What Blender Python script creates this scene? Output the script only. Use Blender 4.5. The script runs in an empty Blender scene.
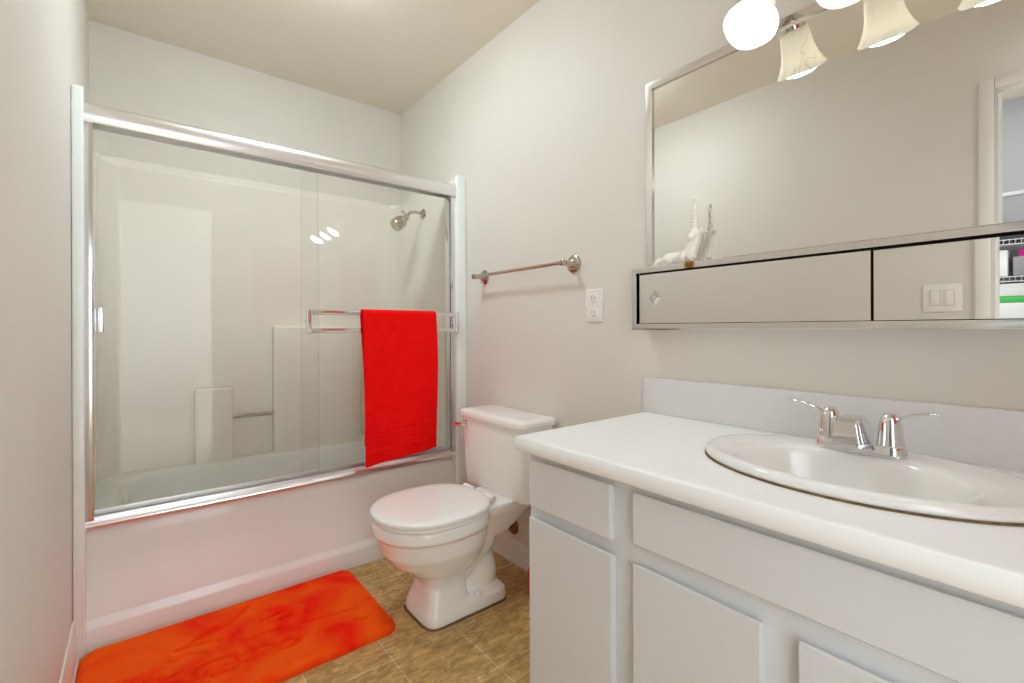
import bpy, bmesh, math, random
from mathutils import Vector, Matrix, noise
random.seed(7)
PI = math.pi
SC = bpy.context.scene
COL = SC.collection

# ------------------------------------------------------------------ camera
F_PX, YAW, ROLL, CY, CAM_H = 469.03, math.radians(38.77), math.radians(-0.189), 329.11, 1.0778
cd = bpy.data.cameras.new('camera'); cam = bpy.data.objects.new('camera', cd); COL.objects.link(cam)
fw = Vector((math.sin(YAW), math.cos(YAW), 0)); rt = Vector((math.cos(YAW), -math.sin(YAW), 0)); up = Vector((0, 0, 1))
r2 = rt * math.cos(ROLL) + up * math.sin(ROLL); u2 = up * math.cos(ROLL) - rt * math.sin(ROLL)
M = Matrix((r2, u2, -fw)).transposed().to_4x4(); M.translation = Vector((0, 0, CAM_H)); cam.matrix_world = M
cd.sensor_fit = 'HORIZONTAL'; cd.sensor_width = 36.0; cd.lens = F_PX * 36 / 1024
cd.shift_y = (CY - 341.5) / 1024; cd.clip_start = 0.02; cd.clip_end = 50
SC.camera = cam
# ------------------------------------------------------------------ world, lights, exposure
BULB = 11.0          # radiance of the frosted lamp faces
FILL_DOME = 27.0          # radiance of the added ceiling dome, unseen fill light for the tub end
HALL_W = 6.5         # closet ceiling light, watts
DAY_W = 122.0         # daylight through the bedroom window, watts
w = bpy.data.worlds.new('world'); SC.world = w; w.use_nodes = True
w.node_tree.nodes['Background'].inputs[0].default_value = (0.9, 0.95, 1.0, 1)
w.node_tree.nodes['Background'].inputs[1].default_value = 0.3
vs = SC.view_settings
vs.view_transform = 'Standard'; vs.look = 'None'; vs.gamma = 1.0; vs.use_curve_mapping = False
vs.exposure = 0.99
cy = SC.cycles
cy.max_bounces = 14; cy.diffuse_bounces = 8; cy.glossy_bounces = 8; cy.transmission_bounces = 8; cy.transparent_max_bounces = 16
cy.caustics_reflective = True; cy.caustics_refractive = False
cy.sample_clamp_indirect = 3.0; cy.blur_glossy = 0.5
def area_light(name, loc, target, size, sy, power, color):
    ld = bpy.data.lights.new(name, 'AREA'); ld.shape = 'RECTANGLE'; ld.size = size; ld.size_y = sy; ld.energy = power; ld.color = color
    o = bpy.data.objects.new(name, ld); COL.objects.link(o); o.location = loc
    o.rotation_euler = (Vector(target) - Vector(loc)).to_track_quat('-Z', 'Y').to_euler()
    return o
area_light('closet_light', (-0.72, 0.68, 2.44), (-0.95, 0.6, 0.6), 0.5, 0.4, HALL_W, (0.93, 0.97, 1.0))
area_light('window_daylight', (2.16, -2.0, 1.5), (0.0, -2.0, 1.2), 1.3, 1.2, DAY_W, (0.87, 0.955, 1.03))

# ------------------------------------------------------------------ dimensions
XL, XR, YT, YB, YR, ZC = -0.1624, 1.367, 2.113, 2.877, -0.372, 2.497
HX, HY0, HY1 = -1.36, -0.49, 1.0            # closet beyond the doorway
DY0, DY1, DZ = -0.345, 0.262, 2.09         # closet doorway in the left wall
EX0, EX1, EZ = -0.11, 0.52, 2.09           # entry doorway in the rear wall, to the bedroom
BX0, BX1, BY0 = -0.16, 2.2, -3.6           # bedroom behind the entry

# ------------------------------------------------------------------ materials
def s2l(c): return tuple(((v / 255) / 12.92 if v / 255 <= .04045 else ((v / 255 + .055) / 1.055) ** 2.4) for v in c) + (1.0,)
MATS = {}
def mat(name, rgb, rough=0.5, metal=0.0, coat=0.0, spec=0.5, var=0.0, vscale=8.0, bump=0.0, bscale=200.0, rvar=0.0, coat_rough=0.05):
    m = bpy.data.materials.new(name); m.use_nodes = True; nt = m.node_tree; N = nt.nodes; L = nt.links
    b = N['Principled BSDF']; c = s2l(rgb)
    b.inputs['Base Color'].default_value = c; b.inputs['Roughness'].default_value = rough; b.inputs['Metallic'].default_value = metal
    b.inputs['Coat Weight'].default_value = coat; b.inputs['Coat Roughness'].default_value = coat_rough; b.inputs['Specular IOR Level'].default_value = spec
    tc = N.new('ShaderNodeTexCoord')
    if var > 0:
        n = N.new('ShaderNodeTexNoise'); n.inputs['Scale'].default_value = vscale; n.inputs['Detail'].default_value = 5
        r = N.new('ShaderNodeValToRGB'); r.color_ramp.elements[0].position = .3; r.color_ramp.elements[1].position = .7
        r.color_ramp.elements[0].color = tuple(v * (1 - var) for v in c[:3]) + (1,); r.color_ramp.elements[1].color = tuple(min(1, v * (1 + var * .5)) for v in c[:3]) + (1,)
        L.new(tc.outputs['Object'], n.inputs['Vector']); L.new(n.outputs['Fac'], r.inputs['Fac']); L.new(r.outputs['Color'], b.inputs['Base Color'])
    if rvar > 0:
        n3 = N.new('ShaderNodeTexNoise'); n3.inputs['Scale'].default_value = 14; n3.inputs['Detail'].default_value = 4
        mr = N.new('ShaderNodeMapRange'); mr.inputs['To Min'].default_value = max(0, rough - rvar); mr.inputs['To Max'].default_value = rough + rvar
        L.new(tc.outputs['Object'], n3.inputs['Vector']); L.new(n3.outputs['Fac'], mr.inputs['Value']); L.new(mr.outputs['Result'], b.inputs['Roughness'])
    if bump > 0:
        n2 = N.new('ShaderNodeTexNoise'); n2.inputs['Scale'].default_value = bscale; n2.inputs['Detail'].default_value = 3
        bp = N.new('ShaderNodeBump'); bp.inputs['Strength'].default_value = bump; bp.inputs['Distance'].default_value = .002
        L.new(tc.outputs['Object'], n2.inputs['Vector']); L.new(n2.outputs['Fac'], bp.inputs['Height']); L.new(bp.outputs['Normal'], b.inputs['Normal'])
    MATS[name] = m
    return m
mat('wall_paint', (226, 222, 214), .55, var=.02, vscale=2.5, bump=.12, bscale=160)
mat('ceiling_paint', (238, 231, 216), .75, var=.02, vscale=3, bump=.5, bscale=60)
mat('closet_paint', (214, 214, 216), .6, bump=.1)
mat('carpet', (206, 196, 180), .95, var=.05, vscale=60, bump=.5)
mat('trim_paint', (232, 228, 220), .35, var=.02)
mat('door_paint', (236, 236, 236), .4)
mat('tub_acrylic', (244, 249, 248), .14, coat=.3, var=.02, vscale=3, rvar=.05)
mat('surround_acrylic', (243, 239, 229), .18, coat=.0, spec=.28, var=.02, vscale=3, rvar=.05)
mat('porcelain', (250, 249, 246), .12, coat=.6, var=.01)
mat('seat_plastic', (248, 247, 245), .25, coat=.2)
mat('sink_enamel', (242, 241, 238), .14, coat=.5)
mat('laminate', (249, 250, 250), .32, var=.015, vscale=20)
mat('splash_laminate', (226, 225, 224), .32, var=.015, vscale=20)
mat('cabinet_paint', (222, 224, 226), .38, var=.015, vscale=6, bump=.05, bscale=90)
mat('chrome', (236, 236, 238), .07, 1.0, rvar=.03)
mat('satin_aluminium', (226, 226, 228), .2, 1.0, rvar=.05)
mat('header_metal', (240, 240, 240), .3, 1.0)
mat('nickel', (196, 186, 174), .16, 1.0)
mat('dark_gap', (28, 24, 20), .7)
mat('mirror', (234, 233, 229), .0, 1.0)
mat('white_plastic', (240, 238, 234), .3)
mat('slot_dark', (60, 54, 50), .6)
mat('grime', (122, 96, 64), .8, var=.4, vscale=60)
mat('caulk', (196, 186, 170), .7)
mat('figurine_glaze', (244, 240, 232), .25, coat=.4)
mat('red_rubber', (214, 16, 14), .45)
mat('wood_handle', (186, 140, 84), .5, var=.2, vscale=30)
mat('brass_dark', (150, 120, 92), .25, 1.0)
mat('box_white', (232, 232, 232), .5)
mat('box_grey', (150, 150, 152), .6)
mat('binder_dark', (58, 58, 62), .5)
mat('folder_green', (70, 190, 90), .5)
mat('magenta', (225, 20, 160), .5)
mat('wire_white', (220, 220, 222), .4)

def towel_mat(name, a, b_, scale=26, bump=.6, dirscale=(1, 1, 1)):
    m = bpy.data.materials.new(name); m.use_nodes = True; nt = m.node_tree; N = nt.nodes; L = nt.links
    b = N['Principled BSDF']; b.inputs['Roughness'].default_value = .95; b.inputs['Specular IOR Level'].default_value = .1
    b.inputs['Sheen Weight'].default_value = .15; b.inputs['Sheen Tint'].default_value = s2l(b_); b.inputs['Sheen Roughness'].default_value = .4
    tc = N.new('ShaderNodeTexCoord'); mp = N.new('ShaderNodeMapping'); mp.inputs['Scale'].default_value = dirscale
    n = N.new('ShaderNodeTexNoise'); n.inputs['Scale'].default_value = scale; n.inputs['Detail'].default_value = 3; n.inputs['Distortion'].default_value = .8
    r = N.new('ShaderNodeValToRGB'); r.color_ramp.elements[0].position = .38; r.color_ramp.elements[1].position = .6
    r.color_ramp.elements[0].color = s2l(a); r.color_ramp.elements[1].color = s2l(b_)
    n2 = N.new('ShaderNodeTexNoise'); n2.inputs['Scale'].default_value = 420; n2.inputs['Detail'].default_value = 2
    bp = N.new('ShaderNodeBump'); bp.inputs['Strength'].default_value = bump; bp.inputs['Distance'].default_value = .002
    L.new(tc.outputs['Object'], mp.inputs['Vector']); L.new(mp.outputs['Vector'], n.inputs['Vector']); L.new(n.outputs['Fac'], r.inputs['Fac']); L.new(r.outputs['Color'], b.inputs['Base Color'])
    L.new(tc.outputs['Object'], n2.inputs['Vector']); L.new(n2.outputs['Fac'], bp.inputs['Height']); L.new(bp.outputs['Normal'], b.inputs['Normal'])
    MATS[name] = m
towel_mat('red_terry', (250, 14, 14), (255, 20, 18))
towel_mat('mat_plush', (252, 36, 10), (255, 92, 18), scale=4.5, bump=.8)
towel_mat('orange_terry', (226, 84, 44), (236, 108, 64))

def floor_mat():
    m = bpy.data.materials.new('vinyl_tile'); m.use_nodes = True; nt = m.node_tree; N = nt.nodes; L = nt.links
    b = N['Principled BSDF']; b.inputs['Roughness'].default_value = .42
    tc = N.new('ShaderNodeTexCoord'); mp = N.new('ShaderNodeMapping'); mp.inputs['Location'].default_value = (-.652 + .248 * 5, -1.44 + .244 * 10, 0)
    L.new(tc.outputs['Object'], mp.inputs['Vector'])
    br = N.new('ShaderNodeTexBrick'); br.offset = 0; br.offset_frequency = 1; br.squash = 1
    br.inputs['Scale'].default_value = 1; br.inputs['Brick Width'].default_value = .248; br.inputs['Row Height'].default_value = .244
    br.inputs['Mortar Size'].default_value = .0022; br.inputs['Mortar Smooth'].default_value = .3; br.inputs['Bias'].default_value = 0
    br.inputs['Color1'].default_value = s2l((214, 180, 120)); br.inputs['Color2'].default_value = s2l((202, 166, 106)); br.inputs['Mortar'].default_value = s2l((228, 208, 168))
    L.new(mp.outputs['Vector'], br.inputs['Vector'])
    def streak(rot, sc, seed):
        m2 = N.new('ShaderNodeMapping'); m2.inputs['Rotation'].default_value = (0, 0, rot); m2.inputs['Scale'].default_value = (1, 2.6, 1); m2.inputs['Location'].default_value = (seed, 0, 0)
        L.new(tc.outputs['Object'], m2.inputs['Vector'])
        n = N.new('ShaderNodeTexNoise'); n.inputs['Scale'].default_value = sc; n.inputs['Detail'].default_value = 6; n.inputs['Roughness'].default_value = .62; n.inputs['Distortion'].default_value = 1.2
        L.new(m2.outputs['Vector'], n.inputs['Vector']); return n
    n1 = streak(.7, 16, 0); n2 = streak(-.4, 45, 3)
    r1 = N.new('ShaderNodeValToRGB'); r1.color_ramp.elements[0].position = .34; r1.color_ramp.elements[1].position = .68
    r1.color_ramp.elements[0].color = (.56, .52, .44, 1); r1.color_ramp.elements[1].color = (1.2, 1.2, 1.2, 1)
    r2_ = N.new('ShaderNodeValToRGB'); r2_.color_ramp.elements[0].position = .35; r2_.color_ramp.elements[1].position = .65
    r2_.color_ramp.elements[0].color = (.78, .76, .72, 1); r2_.color_ramp.elements[1].color = (1.1, 1.1, 1.1, 1)
    L.new(n1.outputs['Fac'], r1.inputs['Fac']); L.new(n2.outputs['Fac'], r2_.inputs['Fac'])
    x1 = N.new('ShaderNodeMix'); x1.data_type = 'RGBA'; x1.blend_type = 'MULTIPLY'; x1.inputs[0].default_value = 1
    x2 = N.new('ShaderNodeMix'); x2.data_type = 'RGBA'; x2.blend_type = 'MULTIPLY'; x2.inputs[0].default_value = 1
    L.new(br.outputs['Color'], x1.inputs[6]); L.new(r1.outputs['Color'], x1.inputs[7]); L.new(x1.outputs[2], x2.inputs[6]); L.new(r2_.outputs['Color'], x2.inputs[7])
    L.new(x2.outputs[2], b.inputs['Base Color'])
    bp = N.new('ShaderNodeBump'); bp.inputs['Strength'].default_value = .35; bp.inputs['Distance'].default_value = .003
    ad = N.new('ShaderNodeMath'); ad.operation = 'SUBTRACT'
    L.new(n1.outputs['Fac'], ad.inputs[0]); L.new(br.outputs['Fac'], ad.inputs[1]); L.new(ad.outputs[0], bp.inputs['Height']); L.new(bp.outputs['Normal'], b.inputs['Normal'])
    MATS['vinyl_tile'] = m
floor_mat()
def glass_mat():
    m = bpy.data.materials.new('clear_glass'); m.use_nodes = True; nt = m.node_tree; N = nt.nodes; L = nt.links
    N.remove(N['Principled BSDF']); out = N['Material Output']
    t = N.new('ShaderNodeBsdfTransparent'); t.inputs['Color'].default_value = (.99, .99, .985, 1)
    g = N.new('ShaderNodeBsdfGlossy'); g.inputs['Roughness'].default_value = 0.0; g.inputs['Color'].default_value = (1, 1, 1, 1)
    fr = N.new('ShaderNodeFresnel'); fr.inputs['IOR'].default_value = 1.34
    mx = N.new('ShaderNodeMixShader'); L.new(fr.outputs[0], mx.inputs[0]); L.new(t.outputs[0], mx.inputs[1]); L.new(g.outputs[0], mx.inputs[2]); L.new(mx.outputs[0], out.inputs['Surface'])
    MATS['clear_glass'] = m
glass_mat()
def alabaster():
    m = bpy.data.materials.new('alabaster_glass'); m.use_nodes = True; nt = m.node_tree; N = nt.nodes; L = nt.links
    N.remove(N['Principled BSDF']); out = N['Material Output']
    tc = N.new('ShaderNodeTexCoord'); n = N.new('ShaderNodeTexNoise'); n.inputs['Scale'].default_value = 9; n.inputs['Detail'].default_value = 2; n.inputs['Distortion'].default_value = 1.2
    r = N.new('ShaderNodeValToRGB'); e = r.color_ramp.elements
    e[0].position = .0; e[0].color = s2l((246, 244, 236)); e[1].position = 1; e[1].color = s2l((246, 242, 230))
    for p, c in ((.572, (246, 244, 236)), (.585, (228, 223, 202)), (.598, (246, 244, 236))):
        k = e.new(p); k.color = s2l(c)
    L.new(tc.outputs['Object'], n.inputs['Vector']); L.new(n.outputs['Fac'], r.inputs['Fac'])
    d = N.new('ShaderNodeBsdfDiffuse'); tr = N.new('ShaderNodeBsdfTranslucent'); gl = N.new('ShaderNodeBsdfGlossy'); gl.inputs['Roughness'].default_value = .25
    L.new(r.outputs['Color'], d.inputs['Color']); L.new(r.outputs['Color'], tr.inputs['Color'])
    a = N.new('ShaderNodeMixShader'); a.inputs[0].default_value = .55; L.new(d.outputs[0], a.inputs[1]); L.new(tr.outputs[0], a.inputs[2])
    b = N.new('ShaderNodeMixShader'); b.inputs[0].default_value = .06; L.new(a.outputs[0], b.inputs[1]); L.new(gl.outputs[0], b.inputs[2])
    L.new(b.outputs[0], out.inputs['Surface']); MATS['alabaster_glass'] = m
alabaster()
def emit(name, rgb, s):
    m = bpy.data.materials.new(name); m.use_nodes = True; N = m.node_tree.nodes; N.remove(N['Principled BSDF'])
    e = N.new('ShaderNodeEmission'); e.inputs[0].default_value = rgb + (1,); e.inputs[1].default_value = s
    m.node_tree.links.new(e.outputs[0], N['Material Output'].inputs['Surface']); MATS[name] = m
emit('bulb_glow', (.90, .965, 1.0), BULB)
emit('bulb_side', (1.0, .96, .88), 1.6)
emit('fill_dome_glow', (.84, .955, 1.02), FILL_DOME)
def frame_mat():      # chrome mirror frame with an amber patch painted in as the figurine base's reflection
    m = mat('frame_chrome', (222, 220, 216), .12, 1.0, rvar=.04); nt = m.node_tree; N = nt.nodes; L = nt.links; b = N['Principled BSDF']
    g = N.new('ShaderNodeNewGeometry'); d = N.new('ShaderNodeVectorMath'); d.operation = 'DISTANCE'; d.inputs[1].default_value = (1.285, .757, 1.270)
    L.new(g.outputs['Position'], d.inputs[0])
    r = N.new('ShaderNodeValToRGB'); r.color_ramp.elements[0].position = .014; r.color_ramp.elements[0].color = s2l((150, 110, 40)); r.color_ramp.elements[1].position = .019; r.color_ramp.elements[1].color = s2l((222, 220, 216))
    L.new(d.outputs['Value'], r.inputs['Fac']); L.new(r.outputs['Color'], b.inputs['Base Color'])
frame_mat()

# ------------------------------------------------------------------ mesh helpers
ORG = {}
def new(): return bmesh.new()
def merge(bm, b2):
    me = bpy.data.meshes.new('t'); b2.to_mesh(me); b2.free(); bm.from_mesh(me); bpy.data.meshes.remove(me)
def box(bm, x0, x1, y0, y1, z0, z1, bev=0.0, seg=2, mtx=None):
    b = bmesh.new(); bmesh.ops.create_cube(b, size=1)
    for v in b.verts: v.co = Vector(((x0 + x1) / 2 + v.co.x * (x1 - x0), (y0 + y1) / 2 + v.co.y * (y1 - y0), (z0 + z1) / 2 + v.co.z * (z1 - z0)))
    if bev > 0: bmesh.ops.bevel(b, geom=b.edges[:], offset=bev, segments=seg, profile=.5, affect='EDGES')
    if mtx is not None: bmesh.ops.transform(b, matrix=mtx, verts=b.verts[:])
    merge(bm, b); return bm
def loft(bm, rings, cap0=True, cap1=True, closed=True):
    vs_ = [[bm.verts.new(p) for p in r] for r in rings]
    n = len(rings[0])
    for a, b in zip(vs_, vs_[1:]):
        for i in range(n if closed else n - 1):
            j = (i + 1) % n
            try: bm.faces.new((a[i], a[j], b[j], b[i]))
            except ValueError: pass
    if cap0: bm.faces.new(vs_[0][::-1])
    if cap1: bm.faces.new(vs_[-1])
    return vs_
def axis_frame(d):
    d = Vector(d).normalized(); q = Vector((0, 0, 1)).rotation_difference(d); return q.to_matrix().to_4x4()
def lathe(bm, prof, n=32, origin=(0, 0, 0), axis=(0, 0, 1), cap0=True, cap1=True, wob=None):
    m = Matrix.Translation(Vector(origin)) @ axis_frame(axis)
    rings = []
    for k, (r, t) in enumerate(prof):
        ring = []
        for i in range(n):
            a = 2 * PI * i / n; rr, tt = r, t
            if wob: rr, tt = wob(a, r, t, k)
            ring.append(m @ Vector((rr * math.cos(a), rr * math.sin(a), tt)))
        rings.append(ring)
    loft(bm, rings, cap0, cap1); return bm
def catmull(pts, k=6):
    P = [Vector(p) for p in pts]; out = []
    for i in range(len(P) - 1):
        p0 = P[max(0, i - 1)]; p1 = P[i]; p2 = P[i + 1]; p3 = P[min(len(P) - 1, i + 2)]
        for j in range(k):
            t = j / k
            out.append(.5 * ((2 * p1) + (p2 - p0) * t + (2 * p0 - 5 * p1 + 4 * p2 - p3) * t * t + (3 * p1 - p0 - 3 * p2 + p3) * t ** 3))
    out.append(P[-1]); return out
def tube(bm, pts, rad, n=14, smooth=0, squash=None):
    P = [Vector(p) for p in pts]; R = rad if isinstance(rad, (list, tuple)) else [rad] * len(P)
    if smooth:
        V4 = catmull([(p.x, p.y, p.z) for p in P], smooth); RR = catmull([(r, 0, 0) for r in R], smooth); P = V4; R = [max(1e-4, r.x) for r in RR]
    rings = []; prev = None
    for i, p in enumerate(P):
        d = (P[min(i + 1, len(P) - 1)] - P[max(i - 1, 0)]).normalized()
        if prev is None:
            a = d.orthogonal().normalized()
            if squash: a = (Vector(squash[0]) - d * Vector(squash[0]).dot(d)).normalized()
        else: a = (prev - d * prev.dot(d)).normalized()
        prev = a; b = d.cross(a); k = squash[1] if squash else 1
        rings.append([p + (a * math.cos(2 * PI * j / n) * k + b * math.sin(2 * PI * j / n)) * R[i] for j in range(n)])
    loft(bm, rings); return bm
def prism(bm, poly, plane, a, b, bev=0.0, seg=2):
    """poly in 2D, extruded from a to b along the axis missing in plane ('xz' -> y)"""
    def P(p, t): return {'xz': (p[0], t, p[1]), 'xy': (p[0], p[1], t), 'yz': (t, p[0], p[1])}[plane]
    m = bmesh.new(); loft(m, [[P(p, a) for p in poly], [P(p, b) for p in poly]])
    bmesh.ops.recalc_face_normals(m, faces=m.faces[:])
    if bev > 0: bmesh.ops.bevel(m, geom=m.edges[:], offset=bev, segments=seg, profile=.5, affect='EDGES')
    merge(bm, m); return bm
def rrect(cx, cy_, hx, hy, r, n=6):
    out = []
    for sx, sy, a0 in ((1, 1, 0), (-1, 1, PI / 2), (-1, -1, PI), (1, -1, 3 * PI / 2)):
        for i in range(n + 1):
            a = a0 + PI / 2 * i / n
            out.append((cx + sx * (hx - r) + r * math.cos(a), cy_ + sy * (hy - r) + r * math.sin(a)))
    return out
def thing(name, label, cat, loc, group=None):
    o = bpy.data.objects.new(name, None); COL.objects.link(o); o.location = loc; o.empty_display_size = .05
    o['label'] = label; o['category'] = cat
    if group: o['group'] = group
    ORG[o.name] = Vector(loc); return o
def obj(name, bm, m, parent=None, label=None, angle=32, base=None, weld=True):
    """link a bmesh built in room coordinates as one mesh object under its thing"""
    org = ORG[parent.name] if parent is not None else Vector(base or (0, 0, 0))
    if weld: bmesh.ops.remove_doubles(bm, verts=bm.verts[:], dist=1e-6)
    bmesh.ops.recalc_face_normals(bm, faces=bm.faces[:])
    for f in bm.faces: f.smooth = True
    for e in bm.edges:
        if len(e.link_faces) == 2: e.smooth = e.calc_face_angle(0) < math.radians(angle)
    for v in bm.verts: v.co -= org
    me = bpy.data.meshes.new(name); bm.to_mesh(me); bm.free()
    me.materials.append(MATS[m] if isinstance(m, str) else m)
    o = bpy.data.objects.new(name, me); COL.objects.link(o)
    if parent is not None: o.parent = parent
    else: o.location = org
    ORG[o.name] = org
    if label: o['label'] = label
    return o
def tag(o, label, cat, group=None):
    o['label'] = label; o['category'] = cat
    if group: o['group'] = group
    return o
def struct(name, bm, m, label, cat, **k):
    o = obj(name, bm, m, **k); o['kind'] = 'structure'; o['label'] = label; o['category'] = cat; return o
def grow(o, voxel, smooth_it=4, factor=.5):
    r = o.modifiers.new('remesh', 'REMESH'); r.mode = 'VOXEL'; r.voxel_size = voxel; r.use_smooth_shade = True
    s = o.modifiers.new('smooth', 'SMOOTH'); s.iterations = smooth_it; s.factor = factor
    bpy.context.view_layer.update()
    dg = bpy.context.evaluated_depsgraph_get(); me = bpy.data.meshes.new_from_object(o.evaluated_get(dg), depsgraph=dg)
    o.modifiers.clear(); old = o.data; nm = old.name; o.data = me; bpy.data.meshes.remove(old); me.name = nm
    for p in me.polygons: p.use_smooth = True

# ================================================================== the setting
T = .12
struct('floor', box(new(), XL - T, XR + T, YR - T, YB + T, -.1, 0), 'vinyl_tile', 'brown mottled vinyl tile floor of the bathroom', 'floor')
struct('ceiling', box(new(), XL - T, XR + T, YR - T, YB + T, ZC, ZC + .1), 'ceiling_paint', 'cream painted ceiling', 'ceiling')
struct('wall_right', box(new(), XR, XR + T, YR - T, YB + T, 0, ZC), 'wall_paint', 'cream wall behind the toilet and vanity', 'wall')
struct('wall_back', box(new(), XL, XR, YB, YB + T, 0, ZC), 'wall_paint', 'cream wall above the far side of the tub', 'wall')
bm = new(); box(bm, XL, EX0, YR - T, YR, 0, ZC); box(bm, EX1, XR, YR - T, YR, 0, ZC); box(bm, EX0, EX1, YR - T, YR, EZ, ZC)
struct('wall_rear', bm, 'wall_paint', 'cream wall with the entry doorway opposite the tub, seen only in reflections', 'wall')
bm = new(); box(bm, EX0, EX0 + .014, YR - T, YR, 0, EZ, .002); box(bm, EX1 - .014, EX1, YR - T, YR, 0, EZ, .002); box(bm, EX0, EX1, YR - T, YR, EZ - .014, EZ, .002)
box(bm, EX1 + .004, EX1 + .06, YR, YR + .012, 0, EZ + .06, .004); box(bm, EX0 - .05, EX0 - .004, YR, YR + .012, 0, EZ + .06, .004); box(bm, EX0 - .004, EX1 + .004, YR, YR + .012, EZ + .006, EZ + .06, .004)
struct('trim_3', bm, 'trim_paint', 'white casing of the entry doorway', 'door frame')
# bedroom beyond the entry, lit by its window
struct('floor_bedroom', box(new(), BX0 - T, BX1 + T, BY0 - T, YR - T, -.1, 0), 'carpet', 'beige bedroom carpet beyond the entry', 'floor')
struct('ceiling_bedroom', box(new(), BX0 - T, BX1 + T, BY0 - T, YR - T, ZC, ZC + .1), 'closet_paint', 'white bedroom ceiling', 'ceiling')
bm = new(); box(bm, BX0 - T, BX0, BY0 - T, YR - T, 0, ZC); box(bm, BX0, BX1, BY0 - T, BY0, 0, ZC); box(bm, XR + T, BX1 + T, YR - T - .02, YR - T, 0, ZC)
for a, b_, c_, d_ in ((BY0 - T, -2.7, 0, ZC), (-1.3, YR - T, 0, ZC), (-2.7, -1.3, 0, .85), (-2.7, -1.3, 2.15, ZC)): box(bm, BX1, BX1 + T, a, b_, c_, d_)
struct('wall_bedroom', bm, 'closet_paint', 'pale bedroom walls beyond the entry', 'wall')
bm = new()
for a, b_, c_, d_ in ((-2.7, -2.65, .85, 2.15), (-1.35, -1.3, .85, 2.15), (-2.65, -1.35, .85, .9), (-2.65, -1.35, 2.1, 2.15), (-2.02, -1.98, .9, 2.1)): box(bm, BX1 + .03, BX1 + .08, a, b_, c_, d_, .004)
struct('window_1', bm, 'trim_paint', 'white bedroom window frame', 'window')
bm = new(); box(bm, XL - T, XL, DY1, YB + T, 0, ZC); box(bm, XL - T, XL, YR - T, DY0, 0, ZC); box(bm, XL - T, XL, DY0, DY1, DZ, ZC)
struct('wall_left', bm, 'wall_paint', 'cream wall along the left side with the doorway', 'wall')
# doorway casing
bm = new()
for sgn, xw in ((1, XL), (-1, XL - T)):
    xa, xb = (xw, xw + .014) if sgn > 0 else (xw - .014, xw)
    box(bm, xa, xb, DY1 + .008, DY1 + .058, 0, DZ + .058, .004)
    if sgn < 0: box(bm, xa, xb, DY0 - .058, DY0 - .008, 0, DZ + .058, .004)
    box(bm, xa, xb, DY0 + (.0 if sgn > 0 else -.008), DY1 + .008, DZ + .008, DZ + .058, .004)
box(bm, XL - T, XL, DY1 - .004, DY1 + .0, 0, DZ, .001); box(bm, XL - T, XL, DY0, DY0 + .012, 0, DZ, .002); box(bm, XL - T, XL, DY0, DY1, DZ - .012, DZ, .002)

struct('trim_1', bm, 'trim_paint', 'white door casing and jamb seen in the mirror', 'door frame')
# baseboards: board with an ogee-like top and a shoe strip
def baseboard(name, x0, inward, y0, y1, h, label):
    s = inward
    prof = [(0, 0), (.016, 0), (.017, .012), (.012, .018), (.011, h * .62), (.009, h * .66), (.0085, h * .9), (.005, h), (0, h)]
    bm = new(); loft(bm, [[(x0 + s * a, y, b) for a, b in prof] for y in (y0, y1)])
    return struct(name, bm, 'trim_paint', label, 'baseboard')
baseboard('baseboard_left', XL, 1, DY1 + .06, YT - .012, .13, 'white baseboard at the foot of the left wall')
baseboard('baseboard_right', XR, -1, .96, YT - .012, .105, 'white baseboard on the wall behind the toilet')
# closet beyond the doorway
struct('floor_closet', box(new(), HX - T, XL - T, HY0 - T, HY1 + T, -.1, 0), 'vinyl_tile', 'closet floor beyond the doorway', 'floor')
struct('ceiling_closet', box(new(), HX - T, XL - T, HY0 - T, HY1 + T, ZC, ZC + .1), 'ceiling_paint', 'closet ceiling', 'ceiling')
bm = new(); box(bm, HX - T, HX, HY0 - T, HY1 + T, 0, ZC); box(bm, HX, XL - T, HY1, HY1 + T, 0, ZC); box(bm, HX, XL - T, HY0 - T, HY0, 0, ZC)

struct('wall_closet', bm, 'closet_paint', 'pale grey closet walls seen through the doorway', 'wall')
bm = new(); prism(bm, [(HX, 1.865), (HX + .005, 1.865), (HX + .009, 1.875), (HX + .009, 1.885), (HX, 1.888)], 'xz', HY0 + .01, HY1 - .01)
struct('trim_2', bm, 'closet_paint', 'picture rail moulding on the closet wall', 'trim')
# entry door leaf, swung open into the bedroom
d1 = thing('door_1', 'white entry door leaf standing open into the bedroom', 'door', (EX0 + .02, YR - T, .012)); d1['kind'] = 'structure'
bm = new(); box(bm, EX0 - .02, EX0 + .014, YR - T - .61, YR - T - .006, .012, 2.06, .002)
for za, zb in ((.2, .85), (1.0, 1.92)): box(bm, EX0 + .012, EX0 + .02, YR - T - .51, YR - T - .11, za, zb, .004)
obj('leaf', bm, 'door_paint', d1)
bm = new(); lathe(bm, [(.026, 0), (.026, .006), (.01, .01), (.01, .03), (.02, .036), (.026, .05), (.022, .06), (.001, .063)], 24, (EX0 + .014, YR - T - .55, .96), (1, 0, 0))
obj('handle', bm, 'nickel', d1)

# ================================================================== tub and shower unit
tub = thing('tub_shower_unit', 'white moulded bathtub with matching shower surround at the far end', 'bathtub', (.6, 2.49, 0))
X0, X1 = -.133, 1.309
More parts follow.
